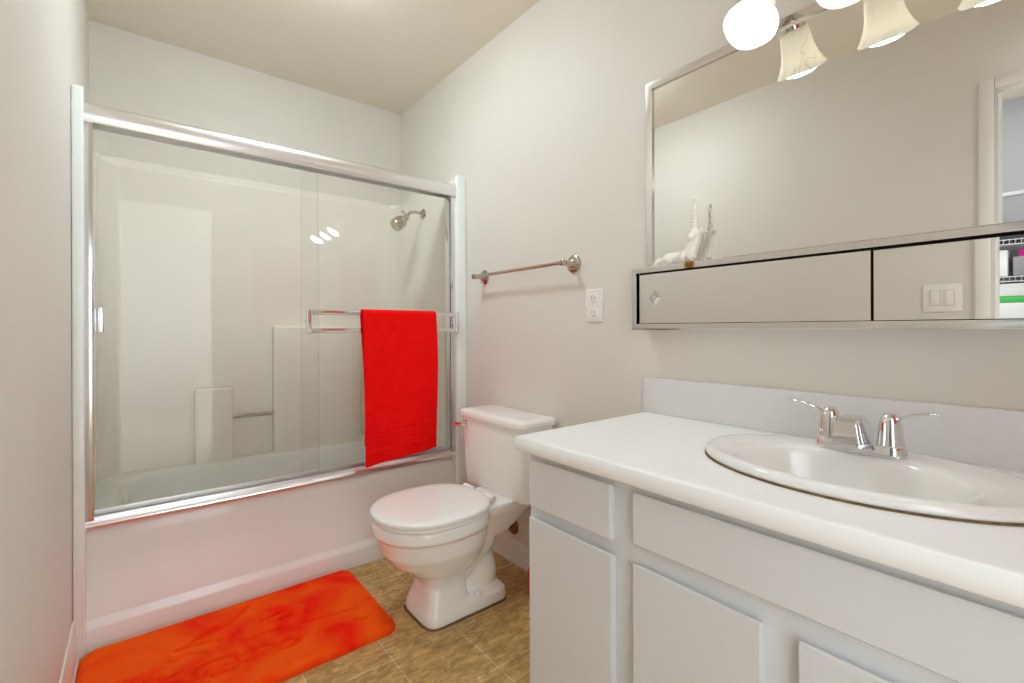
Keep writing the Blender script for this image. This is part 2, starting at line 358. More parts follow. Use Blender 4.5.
# basin
def ring(z, x0, x1, y0, y1, r):
    return [(x, y, z) for x, y in rrect((x0 + x1) / 2, (y0 + y1) / 2, (x1 - x0) / 2, (y1 - y0) / 2, r, 8)]
bm = new(); yb = 2.845; c = .004
R_ = [ring(.0, X0, X1, YT - .004, yb, c), ring(.072, X0, X1, YT - .004, yb, c), ring(.080, X0, X1, YT - .002, yb, c), ring(.098, X0, X1, YT + .010, yb, c), ring(.104, X0, X1, YT + .012, yb, c),
      ring(.36, X0, X1, YT + .010, yb, c)]
for k in range(1, 6):
    a = k / 5 * PI / 2; R_.append(ring(.36 + .055 * math.sin(a), X0, X1, YT + .010 + .03 * (1 - math.cos(a)), yb, c))
ix0, ix1, iy0, iy1 = X0 + .09, X1 - .08, YT + .105, yb - .085
for k in range(0, 5):
    a = k / 4 * PI / 2; R_.append(ring(.415 - .03 * (1 - math.cos(a)), ix0 + .03 * (math.sin(a) - 1) , ix1 - .03 * (math.sin(a) - 1), iy0 + .03 * (math.sin(a) - 1), iy1 - .03 * (math.sin(a) - 1), .16))
R_.append(ring(.14, ix0 + .1, ix1 - .05, iy0 + .05, iy1 - .04, .14)); R_.append(ring(.09, ix0 + .16, ix1 - .09, iy0 + .09, iy1 - .08, .10))
loft(bm, R_)
obj('tub', bm, 'tub_acrylic', tub, angle=40)
# surround: U-shaped shell
bm = new()
inner = [(X0, YT - .006)]; outer = [(XL + .001, YT - .006)]
rI = .09
for yy in (2.12, 2.5, 2.74): inner.append((X0, yy)); outer.append((XL + .001, yy))
for i in range(9):
    a = PI - PI / 2 * i / 8; inner.append((X0 + rI + rI * math.cos(a), 2.845 - rI + rI * math.sin(a))); outer.append((XL + .001, YB - .002) if i < 8 else (X0 + rI, YB - .002))
for i in range(9):
    a = PI / 2 - PI / 2 * i / 8; inner.append((X1 - rI + rI * math.cos(a), 2.845 - rI + rI * math.sin(a))); outer.append((XR - .001, YB - .002) if i > 0 else (X1 - rI, YB - .002))
for yy in (2.74, 2.5, 2.12, YT - .006): inner.append((X1, yy)); outer.append((XR - .001, yy))
def shrink(t): return [(ix + (ox - ix) * t, iy + (oy - iy) * t if abs(iy - (YT - .006)) > 1e-6 else iy) for (ix, iy), (ox, oy) in zip(inner, outer)]
zs = [(0, 0), (.41, 0), (1.6, 0), (1.835, 0), (1.843, 0), (1.846, .01), (1.852, .12), (1.853, .22), (1.879, .25), (1.884, .4), (1.884, .95)]
rings = []
for z, t in zs: rings.append([(x, y, z) for x, y in shrink(t)])
vin = [[bm.verts.new(p) for p in r] for r in rings]; vo = [[bm.verts.new((x, y, z)) for x, y in outer] for z in (0, 1.884)]
n = len(inner)
for a, b in zip(vin, vin[1:]):
    for i in range(n - 1): bm.faces.new((a[i], a[i + 1], b[i + 1], b[i]))
for i in range(n - 1):
    try: bm.faces.new((vin[-1][i], vin[-1][i + 1], vo[1][i + 1], vo[1][i]))
    except ValueError: pass
# front flanges: flat strips facing the room on either side
for i in (0, n - 1):
    loop = [v[i] for v in vin]
    bm.faces.new(loop + [vo[1][i], vo[0][i]])
obj('surround', bm, 'surround_acrylic', tub, angle=40)
for xa, xb in ((XL + .001, X0 + .002), (X1 - .002, XR - .001)):
    obj('flange', box(new(), xa, xb, YT - .03, YT - .004, 0.0, 1.882, .006, 3), 'tub_acrylic', tub)
# moulded shelves on the back wall
bm = new()
prism(bm, [(-.128, .33), (1.30, .33), (1.30, .44), (1.06, .44), (1.06, 1.10), (.585, 1.10), (.585, .405), (.392, .405), (.392, .785), (.23, .785), (.23, .388), (-.128, .388)], 'xz', 2.775, 2.846, .014, 3)
obj('ledge', bm, 'surround_acrylic', tub, angle=50)
bm = new(); tube(bm, [(.386, 2.80, .628), (.592, 2.80, .628)], .0105, 16)
obj('grab_bar', bm, 'nickel', tub, 'thin grey bar across the niche')

# shower head
sh = thing('shower_head', 'chrome shower head on a bent arm inside the shower', 'shower head', (X1, 2.45, 1.748))
bm = new(); lathe(bm, [(.03, 0), (.03, .004), (.022, .012), (.012, .016)], 24, (X1 + .001, 2.45, 1.748), (-1, 0, 0)); obj('flange', bm, 'nickel', sh)
bm = new(); tube(bm, [(X1, 2.45, 1.748), (X1 - .05, 2.45, 1.752), (X1 - .085, 2.45, 1.742), (1.20, 2.445, 1.712)], .0085, 14, 5); obj('arm', bm, 'nickel', sh)
ax = Vector((-.78, -.08, -.62)).normalized()
bm = new(); lathe(bm, [(.012, -.03), (.017, -.025), (.017, -.01), (.020, -.005), (.026, .004), (.034, .02), (.036, .03), (.036, .07), (.033, .075), (.03, .074), (.002, .072)], 28, Vector((1.20, 2.445, 1.712)) + ax * .02, ax)
obj('spray_head', bm, 'nickel', sh)
bm = new(); tube(bm, [(1.195, 2.445, 1.729), (1.172, 2.443, 1.748)], .007, 10); obj('lever', bm, 'chrome', sh)

# ================================================================== sliding shower door
sd = thing('shower_door', 'chrome framed glass sliding shower door on the tub rim', 'shower door', (.6, 2.13, .416))
bm = new()
head = [(2.093, 1.772), (2.086, 1.785), (2.086, 1.815), (2.092, 1.831), (2.104, 1.838), (2.165, 1.838), (2.165, 1.772), (2.158, 1.772), (2.158, 1.80), (2.100, 1.80), (2.100, 1.772)]
loft(bm, [[(x, y, z) for y, z in head] for x in (X0 - .001, X1 + .001)]); obj('header_rail', bm, 'header_metal', sd, angle=50)
bm = new()
trk = [(2.098, .414), (2.096, .424), (2.104, .43), (2.106, .452), (2.112, .454), (2.114, .436), (2.126, .436), (2.127, .448), (2.131, .448), (2.132, .436), (2.146, .436), (2.148, .462), (2.156, .462), (2.157, .414)]
loft(bm, [[(x, y, z) for y, z in trk] for x in (X0 + .001, X1 - .001)]); obj('bottom_track', bm, 'header_metal', sd, angle=50)
for xa, xb in ((X0, X0 + .024), (X1 - .03, X1)):
    bm = new(); box(bm, xa, xb, 2.1, 2.158, .44, 1.775, .003)
    obj('side_jamb', bm, 'satin_aluminium', sd)
for xa, xb, yy in ((.552, 1.282, 2.119), (X0 + .022, .628, 2.141)):
    p = obj('glass_panel', box(new(), xa, xb, yy - .003, yy + .003, .443, 1.79, .0008, 1), 'clear_glass', sd)
    if xa > .5:
        bm = new()
        for z in (1.152, 1.074): box(bm, .562, 1.30, 2.066, 2.078, z - .010, z + .010, .004, 3)
        obj('towel_bar', bm, 'chrome', p)
        for xe in (.562, 1.288):
            bm = new(); box(bm, xe - .004, xe + .016, 2.060, 2.084, 1.06, 1.166, .004, 3)
            lathe(bm, [(.009, 0), (.009, .034)], 16, (xe + .006, 2.082, 1.113), (0, 1, 0))
            obj('bracket', bm, 'chrome', p)
    else:
        bm = new(); box(bm, -.108, -.084, 2.118, 2.122, 1.072, 1.158, .0015); box(bm, -.1, -.094, 2.108, 2.12, 1.072, 1.158, .0015); box(bm, -.104, -.088, 2.12, 2.139, 1.09, 1.14, .002)
        obj('pull_handle', bm, 'satin_aluminium', p)

# ================================================================== red towel over the shower door bar
def hanging_towel(name, xa, xb, ztop, zf_l, zf_r, zb_, ybar, rbar, m, label, bands=True, flare=0.0, thick=.007):
    nx, bm = 36, new(); rows = []
    path = []
    nf = 70
    for i in range(nf): path.append(('f', i / (nf - 1)))
    for i in range(1, 9): path.append(('o', i / 9))
    for i in range(nf): path.append(('b', i / (nf - 1)))
    for kind, t in path:
        row = []
        for i in range(nx + 1):
            u = i / nx; x = xa + (xb - xa) * u; zlow = zf_l + (zf_r - zf_l) * u
            zc = ztop - rbar
            if kind == 'f':
                z = zlow + (zc - zlow) * t; h = (zc - z)
                y = ybar - rbar - .006 * math.sin(h * 3.0) - .004 * math.sin(u * 9 + h * 3) * min(1, h * 3) - .003 * math.sin(u * 17 + 1) * min(1, h * 2)
                if bands:
                    dz = z - zlow
                    if .05 < dz < .155: y += .0022 * math.cos((dz - .05) * 2 * PI / .0175) - .001
                x += (u - .5) * flare * h + .006 * math.sin(h * 7) * (.5 + u * .5) * (1 if u > .5 else .4)
            elif kind == 'o':
                a = PI * t; y = ybar - rbar * math.cos(a); z = zc + rbar * math.sin(a)
            else:
                zl2 = zb_; z = zc + (zl2 - zc) * t; y = ybar + rbar + .002 * math.sin(u * 8); h = zc - z
                x += .008 * min(1, h * 2) + .007 * math.sin(h * 5)
            x += (1 - u) * flare * 1.3 * min(1, max(0, ztop - z))
            row.append((x, y, z))
        rows.append(row)
    V = [[bm.verts.new(p) for p in r] for r in rows]
    for a, b in zip(V, V[1:]):
        for i in range(nx): bm.faces.new((a[i], a[i + 1], b[i + 1], b[i]))
    o = obj(name, bm, m, base=((xa + xb) / 2, ybar, ztop), angle=60)
    s = o.modifiers.new('solid', 'SOLIDIFY'); s.thickness = thick; s.offset = 0
    b = o.modifiers.new('round', 'BEVEL'); b.width = .002; b.segments = 2; b.limit_method = 'ANGLE'
    return o
tw = hanging_towel('bath_towel',   .792, 1.165, 1.166, .460, .494, .545, 2.068, .0165, 'red_terry', '', flare=.015)
tag(tw, 'bright red folded towel hanging over the bar of the shower door', 'towel')

# ================================================================== bath mat
def bath_mat():
    bm = new(); x0, x1, y0, y1, r, h = -.1445, .736, 1.562, 2.082, .050, .030
    strokes = [[(0.175, 1.936), (0.228, 1.953), (0.276, 1.98), (0.328, 2.021)], [(0.137, 1.908), (0.184, 1.928), (0.248, 1.937), (0.312, 1.997)], [(0.351, 1.892), (0.412, 1.904), (0.49, 1.919)],
               [(0.369, 1.865), (0.426, 1.858), (0.49, 1.847)], [(0.435, 1.798), (0.514, 1.778), (0.585, 1.764), (0.65, 1.76)], [(0.367, 1.695), (0.408, 1.688), (0.441, 1.707)], [(0.103, 1.892), (0.16, 1.889), (0.218, 1.865)],
               [(0.091, 1.839), (0.128, 1.85), (0.174, 1.823)], [(0.292, 1.805), (0.358, 1.811), (0.435, 1.798)], [(0.156, 1.728), (0.179, 1.69), (0.233, 1.68)], [(0.045, 1.78), (0.069, 1.757), (0.087, 1.761)], [(0.622, 1.685), (0.651, 1.675)]]
    for cx_, cy_, a, b in ((.303, 1.718, .055, .026), (.195, 1.735, .06, .028), (.40, 1.70, .035, .02)):
        strokes.append([(cx_ + a * math.cos(t * PI / 6), cy_ + b * math.sin(t * PI / 6)) for t in range(13)])
    segs = [(Vector(a), Vector(b)) for s in strokes for a, b in zip(s, s[1:])]
    def dent(x, y):
        p = Vector((x, y)); best = 9
        for a, b in segs:
            d = b - a; t = max(0, min(1, (p - a).dot(d) / d.length_squared)); best = min(best, (p - a - d * t).length)
        return math.exp(-(best / .008) ** 2)
    nx, ny = 300, 180; V = {}
    for i in range(nx + 1):
        for j in range(ny + 1):
            u, v = i / nx * 2 - 1, j / ny * 2 - 1
            # map the square to a rounded rectangle
            x = (x0 + x1) / 2 + u * (x1 - x0) / 2; y = (y0 + y1) / 2 + v * (y1 - y0) / 2
            cxx = min(max(x, x0 + r), x1 - r); cyy = min(max(y, y0 + r), y1 - r)
            dx, dy = x - cxx, y - cyy
            if dx and dy:
                q = max(abs(dx), abs(dy)); L_ = math.hypot(dx, dy); dx, dy = dx / L_ * q, dy / L_ * q; x, y = cxx + dx, cyy + dy
            e = r - math.hypot(dx, dy) if (dx or dy) else r
            e = min(e, .03) / .03; edge = math.sqrt(max(0, 1 - (1 - e) ** 2))
            z = .004 + (h - .004) * edge - .020 * dent(x, y) * edge + .0015 * noise.noise((x * 14, y * 14, 0)) * edge + .0008 * noise.noise((x * 60, y * 60, 3)) * edge
            V[i, j] = bm.verts.new((x, y, z))
    for i in range(nx):
        for j in range(ny): bm.faces.new((V[i, j], V[i + 1, j], V[i + 1, j + 1], V[i, j + 1]))
    edge = [V[i, 0] for i in range(nx + 1)] + [V[nx, j] for j in range(1, ny + 1)] + [V[i, ny] for i in range(nx - 1, -1, -1)] + [V[0, j] for j in range(ny - 1, 0, -1)]
    low = [bm.verts.new((v.co.x, v.co.y, .0008)) for v in edge]
    for k in range(len(edge)): bm.faces.new((edge[k], edge[(k + 1) % len(edge)], low[(k + 1) % len(edge)], low[k]))
    bm.faces.new(low)
    return obj('bath_mat', bm, 'mat_plush', base=(.3, 1.82, 0), angle=70)
tag(bath_mat(), 'red orange plush bath mat with embossed swirls on the floor along the tub', 'bath mat')

# ================================================================== toilet
TY = 1.592
tl = thing('toilet', 'white two-piece toilet between the tub and the vanity', 'toilet', (1.05, TY, 0))
def egg(z, xf, xb, w_, xc, nf=2.0, nb=2.6, n=56):
    out = []
    for i in range(n):
        a = 2 * PI * i / n; c_, s_ = math.cos(a), math.sin(a)
        if c_ < 0: x = xc - (xc - xf) * abs(c_) ** (2 / nf); y = w_ * math.copysign(abs(s_) ** (2 / nf), s_)
        else: x = xc + (xb - xc) * abs(c_) ** (2 / nb); y = w_ * math.copysign(abs(s_) ** (2 / nb), s_)
        out.append((x, TY + y, z))
    return out
bm = new()
loft(bm, [egg(.001, .808, 1.0, .119, .9, 5, 5), egg(.03, .812, 1.0, .115, .9, 5, 5), egg(.08, .826, 1.0, .098, .9, 4.5, 4), egg(.125, .834, 1.0, .087, .91, 3.5, 3.5), egg(.158, .825, 1.02, .094, .91, 2.8, 3), egg(.19, .775, 1.06, .124, .90, 2.3, 2.6),
          egg(.225, .724, 1.08, .152, .895, 2.1, 2.4), egg(.27, .690, 1.09, .172, .885, 2.1, 2.4), egg(.325, .674, 1.10, .182, .88, 2.1, 2.4), egg(.334, .672, 1.10, .183, .88, 2.1, 2.4), egg(.341, .658, 1.10, .195, .876, 2.15, 2.4), egg(.378, .658, 1.10, .195, .876, 2.15, 2.4), egg(.384, .666, 1.09, .188, .876, 2.15, 2.4)])
b2 = new(); loft(b2, [egg(.001, .90, 1.165, .118, 1.05, 8, 8), egg(.045, .90, 1.165, .113, 1.05, 8, 8), egg(.058, .91, 1.155, .102, 1.05, 8, 6)]); merge(bm, b2)       # foot flange
b2 = new(); loft(b2, [egg(.25, 1.0, 1.20, .085, 1.1, 5, 5), egg(.32, .98, 1.30, .105, 1.15, 5, 5), egg(.352, .97, 1.345, .118, 1.2, 6, 8), egg(.384, .97, 1.345, .118, 1.2, 6, 8)]); merge(bm, b2)   # deck
b2 = new(); tube(b2, [(.90, TY, .20), (.97, TY, .17), (1.03, TY, .21), (1.055, TY, .275), (1.085, TY, .25), (1.06, TY, .18), (1.08, TY, .10), (1.07, TY, .03)], [.070, .084, .092, .092, .088, .078, .088, .082], 24, 5); merge(bm, b2)
b2 = new(); loft(b2, [egg(.04, .93, 1.15, .05, 1.05, 4, 4), egg(.34, .93, 1.15, .055, 1.05, 4, 4)]); merge(bm, b2)
bowl = obj('bowl', bm, 'porcelain', tl); grow(bowl, .006, 5)
# seat ring and lid
bm = new(); loft(bm, [egg(.386, .665, 1.085, .192, .875, 2.2), egg(.388, .660, 1.09, .196, .875, 2.2), egg(.397, .659, 1.09, .197, .875, 2.2), egg(.400, .664, 1.085, .193, .875, 2.2)]); obj('seat', bm, 'seat_plastic', tl)
bm = new(); L_ = [egg(.4015, .667, 1.088, .191, .875, 2.2), egg(.403, .657, 1.095, .198, .875, 2.2), egg(.412, .655, 1.096, .199, .875, 2.2), egg(.417, .660, 1.092, .195, .875, 2.2), egg(.4205, .672, 1.08, .184, .875, 2.2), egg(.423, .70, 1.05, .15, .875), egg(.4245, .80, .97, .07, .875)]
loft(bm, L_); obj('lid', bm, 'seat_plastic', tl, angle=60)
for s in (-1, 1):
    bm = new(); lathe(bm, [(.012, -.035), (.013, 0), (.013, .03), (.012, .035)], 16, (1.10, TY + .07 * s, .407), (0, 1, 0)); obj('hinge', bm, 'seat_plastic', tl)
# tank
def tring(z, xa, xb, hy, r): return [(x, y, z) for x, y in rrect((xa + xb) / 2, TY + .024, (xb - xa) / 2, hy + .006, r, 6)]
bm = new(); loft(bm, [tring(.380, 1.195, 1.335, .203, .03), tring(.386, 1.186, 1.342, .210, .035), tring(.45, 1.178, 1.350, .213, .035), tring(.675, 1.166, 1.355, .216, .035), tring(.684, 1.168, 1.353, .214, .033)])
obj('tank', bm, 'porcelain', tl)
bm = new(); loft(bm, [tring(.682, 1.166, 1.356, .216, .035), tring(.686, 1.156, 1.362, .226, .035), tring(.703, 1.155, 1.362, .227, .035), tring(.712, 1.160, 1.359, .222, .033), tring(.716, 1.175, 1.347, .207, .028), tring(.7175, 1.20, 1.32, .18, .02)])
obj('tank_lid', bm, 'porcelain', tl, angle=60)
bm = new(); lathe(bm, [(.016, 0), (.016, .006), (.011, .01), (.009, .02), (.004, .022)], 20, (1.168, TY + .19, .652), (-1, 0, 0))
tube(bm, [(1.149, TY + .19, .652), (1.146, TY + .205, .650), (1.144, TY + .245, .645)], [.007, .009, .010], 14, 4); obj('flush_lever', bm, 'chrome', tl)
bm = new(); lathe(bm, [(.016, 0), (.016, .006), (.012, .016), (.005, .02), (.001, .021)], 20, (1.03, TY - .094, .052), (0, -.25, 1)); obj('bolt_cap', bm, 'seat_plastic', tl)
bm = new(); loft(bm, [egg(.0005,   .803, 1.169, .124, 1.0, 6, 8), egg(.004, .805, 1.168, .121, 1.0, 6, 8)]); obj('caulk_line', bm, 'grime', tl, 'brownish stained caulk line')
bm = new(); box(bm, 1.20, 1.33, TY - .10, TY + .12, .383, .388, .001); obj('gasket', bm, 'slot_dark', tl, 'dark gasket under the tank')

# water supply stub on the wall
sv = thing('supply_valve', 'small dark metal water supply flange low on the wall behind the toilet', 'valve', (XR, 1.70, .165))
bm = new(); lathe(bm, [(.040, 0), (.039, .004), (.028, .012), (.012, .016)], 28, (XR, 1.70, .165), (-1, 0, 0)); obj('flange', bm, 'brass_dark', sv)
bm = new(); lathe(bm, [(.008, 0), (.008, .03), (.013, .032), (.013, .055), (.006, .058)], 18, (XR - .01, 1.70, .165), (-1, 0, 0)); obj('stem', bm, 'brass_dark', sv)
bm = new(); tube(bm, [(XR - .05, 1.70, .17), (XR - .05, 1.715, .25), (XR - .07, 1.73, .33), (XR - .08, 1.735, .386)], .005, 10, 5); obj('hose', bm, 'satin_aluminium', sv)

# red plunger, its edge peeking past the vanity
pg = thing('plunger', 'red rubber plunger standing behind the vanity end, only its edge showing', 'plunger', (1.285, 1.400, 0))
bm = new(); lathe(bm, [(.06, .0), (.064, .006), (.065, .05), (.066, .095), (.060, .112), (.042, .126), (.020, .134), (.016, .155)], 32, (1.285, 1.400, .001)); obj('cup', bm, 'red_rubber', pg)
bm = new(); lathe(bm, [(.011, .14), (.011, .355), (.006, .365)], 16, (1.285, 1.400, 0)); obj('handle', bm, 'wood_handle', pg)

# ================================================================== vanity
VY0, VY1, VX = YR + .004, .964, .838
va = thing('vanity_cabinet', 'white painted vanity cabinet under the sink counter', 'cabinet', (1.1, .3, 0))
bm = new()
box(bm, VX, VX + .018, VY0, VY1, .09, .757, .0015)                     # face frame
box(bm, VX + .002, XR - .002, VY1 - .018, VY1 - .001, .0, .757, .0015) # end panel
box(bm, VX + .002, XR - .002, VY0, VY0 + .018, .0, .757, .0015)
box(bm, VX + .01, XR - .002, VY0 + .018, VY1 - .018, .09, .106)
box(bm, XR - .012, XR - .002, VY0 + .018, VY1 - .018, .106, .757)
box(bm, VX + .06, VX + .075, VY0 + .018, VY1 - .018, .0, .09)
obj('carcass', bm, 'cabinet_paint', va)
def panel(y0, y1, z0, z1):
    """slab front: back-cut top lip like a finger pull, eased edges"""
    b = new(); xa, xb = VX - .0185, VX - .0005
    prof = [(xb, z0), (xa + .003, z0), (xa, z0 + .003), (xa, z1 - .003), (xa + .002, z1), (xa + .006, z1), (xb, z1 - .010)]
    loft(b, [[(x, y0, z) for x, z in prof], [(x, y1, z) for x, z in prof]])
    return b
CY0, CY1 = .036, .614
obj('drawer', panel(.678, .949, .607, .731), 'cabinet_paint', va)
obj('door', panel(.674, .949, .12, .577), 'cabinet_paint', va)
obj('false_front', panel(CY0, CY1, .622, .731), 'cabinet_paint', va)
obj('door', panel(.357, CY1, .12, .581), 'cabinet_paint', va)
obj('door', panel(CY0, .296, .12, .581), 'cabinet_paint', va)
obj('drawer', panel(-.32, -.026, .607, .731), 'cabinet_paint', va)
obj('door', panel(-.32, -.026, .12, .577), 'cabinet_paint', va)

# countertop with rounded nose, oval cut-out, separate backsplash part
CTZ, SX, SY = .7955, 1.089, .300
ct = thing('countertop', 'white laminate vanity counter with rounded front edge and backsplash', 'countertop', (1.08, .3, .757))
bm = new(); ex0, ex1, ey0, ey1 = .783, XR - .002, YR + .002, .966
def cring(inset, z): return [(x, y, z) for x, y in [(ex0 + inset, ey0), (ex1, ey0), (ex1, ey1 - inset), (ex0 + inset, ey1 - inset)]]
NE = 64
def ell(cx_, cy_, a, b, z, n=NE): return [(cx_ + a * math.cos(2 * PI * i / n), cy_ + b * math.sin(2 * PI * i / n), z) for i in range(n)]
def outer_pts(inset, z, n=NE):
    """points on the counter outline in the directions of the oval's points"""
    xa, xb, ya, yb_ = ex0 + inset, ex1, ey0, ey1 - inset; out = []
    for i in range(n):
        a = 2 * PI * i / n; dx, dy = .2 * math.cos(a), .25 * math.sin(a); t = 1e9
        if dx > 1e-9: t = min(t, (xb - SX) / dx)
        if dx < -1e-9: t = min(t, (xa - SX) / dx)
        if dy > 1e-9: t = min(t, (yb_ - SY) / dy)
        if dy < -1e-9: t = min(t, (ya - SY) / dy)
        out.append([SX + dx * t, SY + dy * t, z])
    for cx_, cy_ in ((xa, ya), (xb, ya), (xb, yb_), (xa, yb_)):
        k = min(range(n), key=lambda q: (out[q][0] - cx_) ** 2 + (out[q][1] - cy_) ** 2); out[k] = [cx_, cy_, z]
    return [tuple(p) for p in out]
rings = [ell(SX, SY, .178, .258, .757), outer_pts(.008, .757)]
for k in range(7):
    a = -PI / 2 + PI * k / 6; rr = .008
    rings.append(outer_pts(rr - rr * math.cos(a) * 1.0, (.757 + rr if k < 3 else (CTZ - rr if k > 3 else (.757 + CTZ) / 2)) + rr * math.sin(a) * (0 if k == 3 else 1)))
rings += [outer_pts(.02, CTZ), ell(SX, SY, .178, .258, CTZ)]
loft(bm, rings + [rings[0]], False, False)
obj('counter_slab', bm, 'laminate', ct, angle=45)
bm = new(); box(bm, XR - .0215, XR - .003, YR + .003, .967, CTZ - .001, .913, .005, 3); obj('backsplash', bm, 'splash_laminate', ct)
bm = new(); box(bm, XR - .003, XR - .0003, YR + .003, .966, CTZ, .9105); obj('caulk_line', bm, 'grime', ct, 'dark gap line behind the backsplash')

# sink
sk = thing('sink', 'white oval drop-in sink set in the vanity counter', 'sink', (SX, SY, CTZ))
bm = new(); BX, BY = 1.046, .307
def E(cx_, cy_, a, b, z): return ell(cx_, cy_, a, b, z, 96)
AX, AY = .1975, .2800
def ES(d, z): return E(SX, SY, AX - d, AY - d, z)
R_ = [ES(.028, CTZ - .03), ES(.0275, CTZ + .001), ES(.005, CTZ + .0015), ES(.0015, CTZ + .004), ES(0, CTZ + .010), ES(.0025, CTZ + .017), ES(.009, CTZ + .021), ES(.019, CTZ + .0215),
      E(1.06, SY, .162, .222, CTZ + .018), E(BX, BY, .153, .196, CTZ + .015), E(BX, BY, .148, .190, CTZ + .010), E(BX, BY, .143, .184, CTZ - .002), E(BX, BY, .137, .176, CTZ - .03), E(BX, BY, .125, .162, CTZ - .07), E(BX, BY, .102, .134, CTZ - .105), E(BX, BY, .065, .086, CTZ - .125), E(BX, BY, .024, .024, CTZ - .132)]
out_ = [E(BX, BY, .03, .03, CTZ - .145), E(BX, BY, .112, .146, CTZ - .118), E(BX, BY, .134, .172, CTZ - .07), E(BX, BY, .146, .186, CTZ - .03), R_[0]]
loft(bm, out_ + R_[1:], True, True); obj('basin', bm, 'sink_enamel', sk, angle=50)
bm = new(); lathe(bm, [(.023, 0), (.023, .003), (.018, .004), (.015, .001), (.002, .0005)], 28, (BX, BY, CTZ - .132)); obj('drain', bm, 'chrome', sk)
bm = new(); a_ = [ES(.0045, CTZ + .0003), ES(-.0015, CTZ + .0003), ES(-.0005, CTZ + .0035), ES(.0045, CTZ + .004)]
loft(bm, a_ + [a_[0]], False, False); obj('caulk_line', bm, 'grime', sk, 'brown stained caulk line under the rim')

# faucet
FX, FY, FZ = 1.219, .321, CTZ + .0205
fc = thing('faucet', 'chrome two-handle faucet with flared levers on the back of the sink', 'faucet', (FX, FY, FZ))
bm = new(); rings = []
for z, g in ((FZ - .004, 0), (FZ + .010, 0), (FZ + .017, -.003), (FZ + .020, -.010)):
    rings.append([(x, y, z) for x, y in rrect(FX, FY, .027 + g, .082 + g, .026 + g, 8)])
loft(bm, rings); obj('base_plate', bm, 'chrome', fc)
for s in (-1, 1):
    hy = FY + .054 * s
    bm = new(); lathe(bm, [(.0235, 0), (.024, .008), (.0225, .014), (.0225, .018), (.0215, .03), (.0195, .05), (.0165, .062), (.010, .070), (.001, .0725)], 28, (FX, hy, FZ + .014)); h_ = obj('handle', bm, 'chrome', fc)
    bm = new()
    tube(bm, [(FX - .004, hy + .006 * s, FZ + .070), (FX - .008, hy + .022 * s, FZ + .080), (FX - .012, hy + .045 * s, FZ + .089), (FX - .015, hy + .068 * s, FZ + .093), (FX - .016, hy + .080 * s, FZ + .093)], [.0065, .0062, .0058, .0062, .005], 14, 5, squash=((0, 0, 1), .55))
    obj('lever', bm, 'chrome', h_)
# short wedge spout sloping to the front
bm = new(); rings = []
for t, zt, zb2, hw in ((.034, .030, .012, .018), (.020, .058, .010, .020), (.002, .070, .010, .0215), (-.025, .077, .010, .0225), (-.055, .079, .011, .022), (-.080, .077, .013, .0215), (-.0935, .071, .016, .0205)):
    x = FX + t; rr = .007; hz = (zt - zb2) / 2
    rings.append([(x, FY + a * (1 - .22 * b / hz), FZ + zb2 + hz + b) for a, b in rrect(0, 0, hw, hz, min(rr, hz * .9), 6)])
loft(bm, rings); obj('spout', bm, 'chrome', fc, angle=50)
bm = new(); lathe(bm, [(.010, -.004), (.010, .003), (.008, .004)], 18, (FX - .074, FY, FZ + .016), (0, 0, -1)); obj('aerator', bm, 'nickel', fc)

# ================================================================== mirrors
def frame4(bm, x_back, x_front, ya, yb_, za, zb_, wd, bottom=True, inner_drop=.0014):
    """picture-frame moulding on the wall facing -x, sloped face"""
    def corner(y, z, sy, sz):
        return [(x_back, y, z), (x_front + .003, y, z), (x_front, y + sy * .003, z + sz * .003), (x_front, y + sy * wd * .75, z + sz * wd * .75), (x_front + inner_drop, y + sy * wd, z + sz * wd), (x_back, y + sy * wd, z + sz * wd)]
    c = [corner(ya, za, 1, 1), corner(yb_, za, -1, 1), corner(yb_, zb_, -1, -1), corner(ya, zb_, 1, -1)]
    V = [[bm.verts.new(p) for p in q] for q in c]
    order = [0, 1, 2, 3, 0]
    for a, b in zip(order, order[1:]):
        if not bottom and (a, b) == (0, 1): continue
        n = len(V[a])
        for i in range(n): bm.faces.new((V[a][i], V[a][(i + 1) % n], V[b][(i + 1) % n], V[b][i]))
    if not bottom:
        bm.faces.new(V[0]); bm.faces.new(V[1])
    return bm
MY0 = YR + .006
um = thing('wall_mirror', 'large chrome framed mirror on the wall above the mirrored cabinet', 'mirror', (XR, .3, 1.277))
obj('mirror_glass', box(new(), XR - .008, XR - .0005, MY0 + .012, .946, 1.2785, 1.896, 0), 'mirror', um)
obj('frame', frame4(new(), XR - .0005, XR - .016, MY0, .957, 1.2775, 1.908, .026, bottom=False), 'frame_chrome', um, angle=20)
mc = thing('mirror_cabinet', 'low mirrored cabinet with two sliding mirror doors in a chrome frame', 'cabinet', (XR, .3, 1.075))
bm = new(); cx0 = 1.302
box(bm, cx0, XR - .0005, MY0, .964, 1.075, 1.083); box(bm, cx0, XR - .0005, MY0, .964, 1.268, 1.2765); box(bm, cx0, XR - .0005, .956, .964, 1.083, 1.268); box(bm, cx0, XR - .0005, MY0, MY0 + .008, 1.083, 1.268)
obj('body', bm, 'white_plastic', mc)
obj('back_panel', box(new(), 1.318, 1.322, MY0 + .008, .956, 1.083, 1.268), 'dark_gap', mc)
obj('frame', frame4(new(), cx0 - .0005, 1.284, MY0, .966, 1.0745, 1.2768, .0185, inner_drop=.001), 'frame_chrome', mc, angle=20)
dl = obj('sliding_door', box(new(), 1.2945, 1.2995, .318, .9405, 1.0945, 1.2535, .0006, 1), 'mirror', mc)
dr = obj('sliding_door', box(new(), 1.3035, 1.3085, MY0 + .012, .3155, 1.0945, 1.2535, .0006, 1), 'mirror', mc)
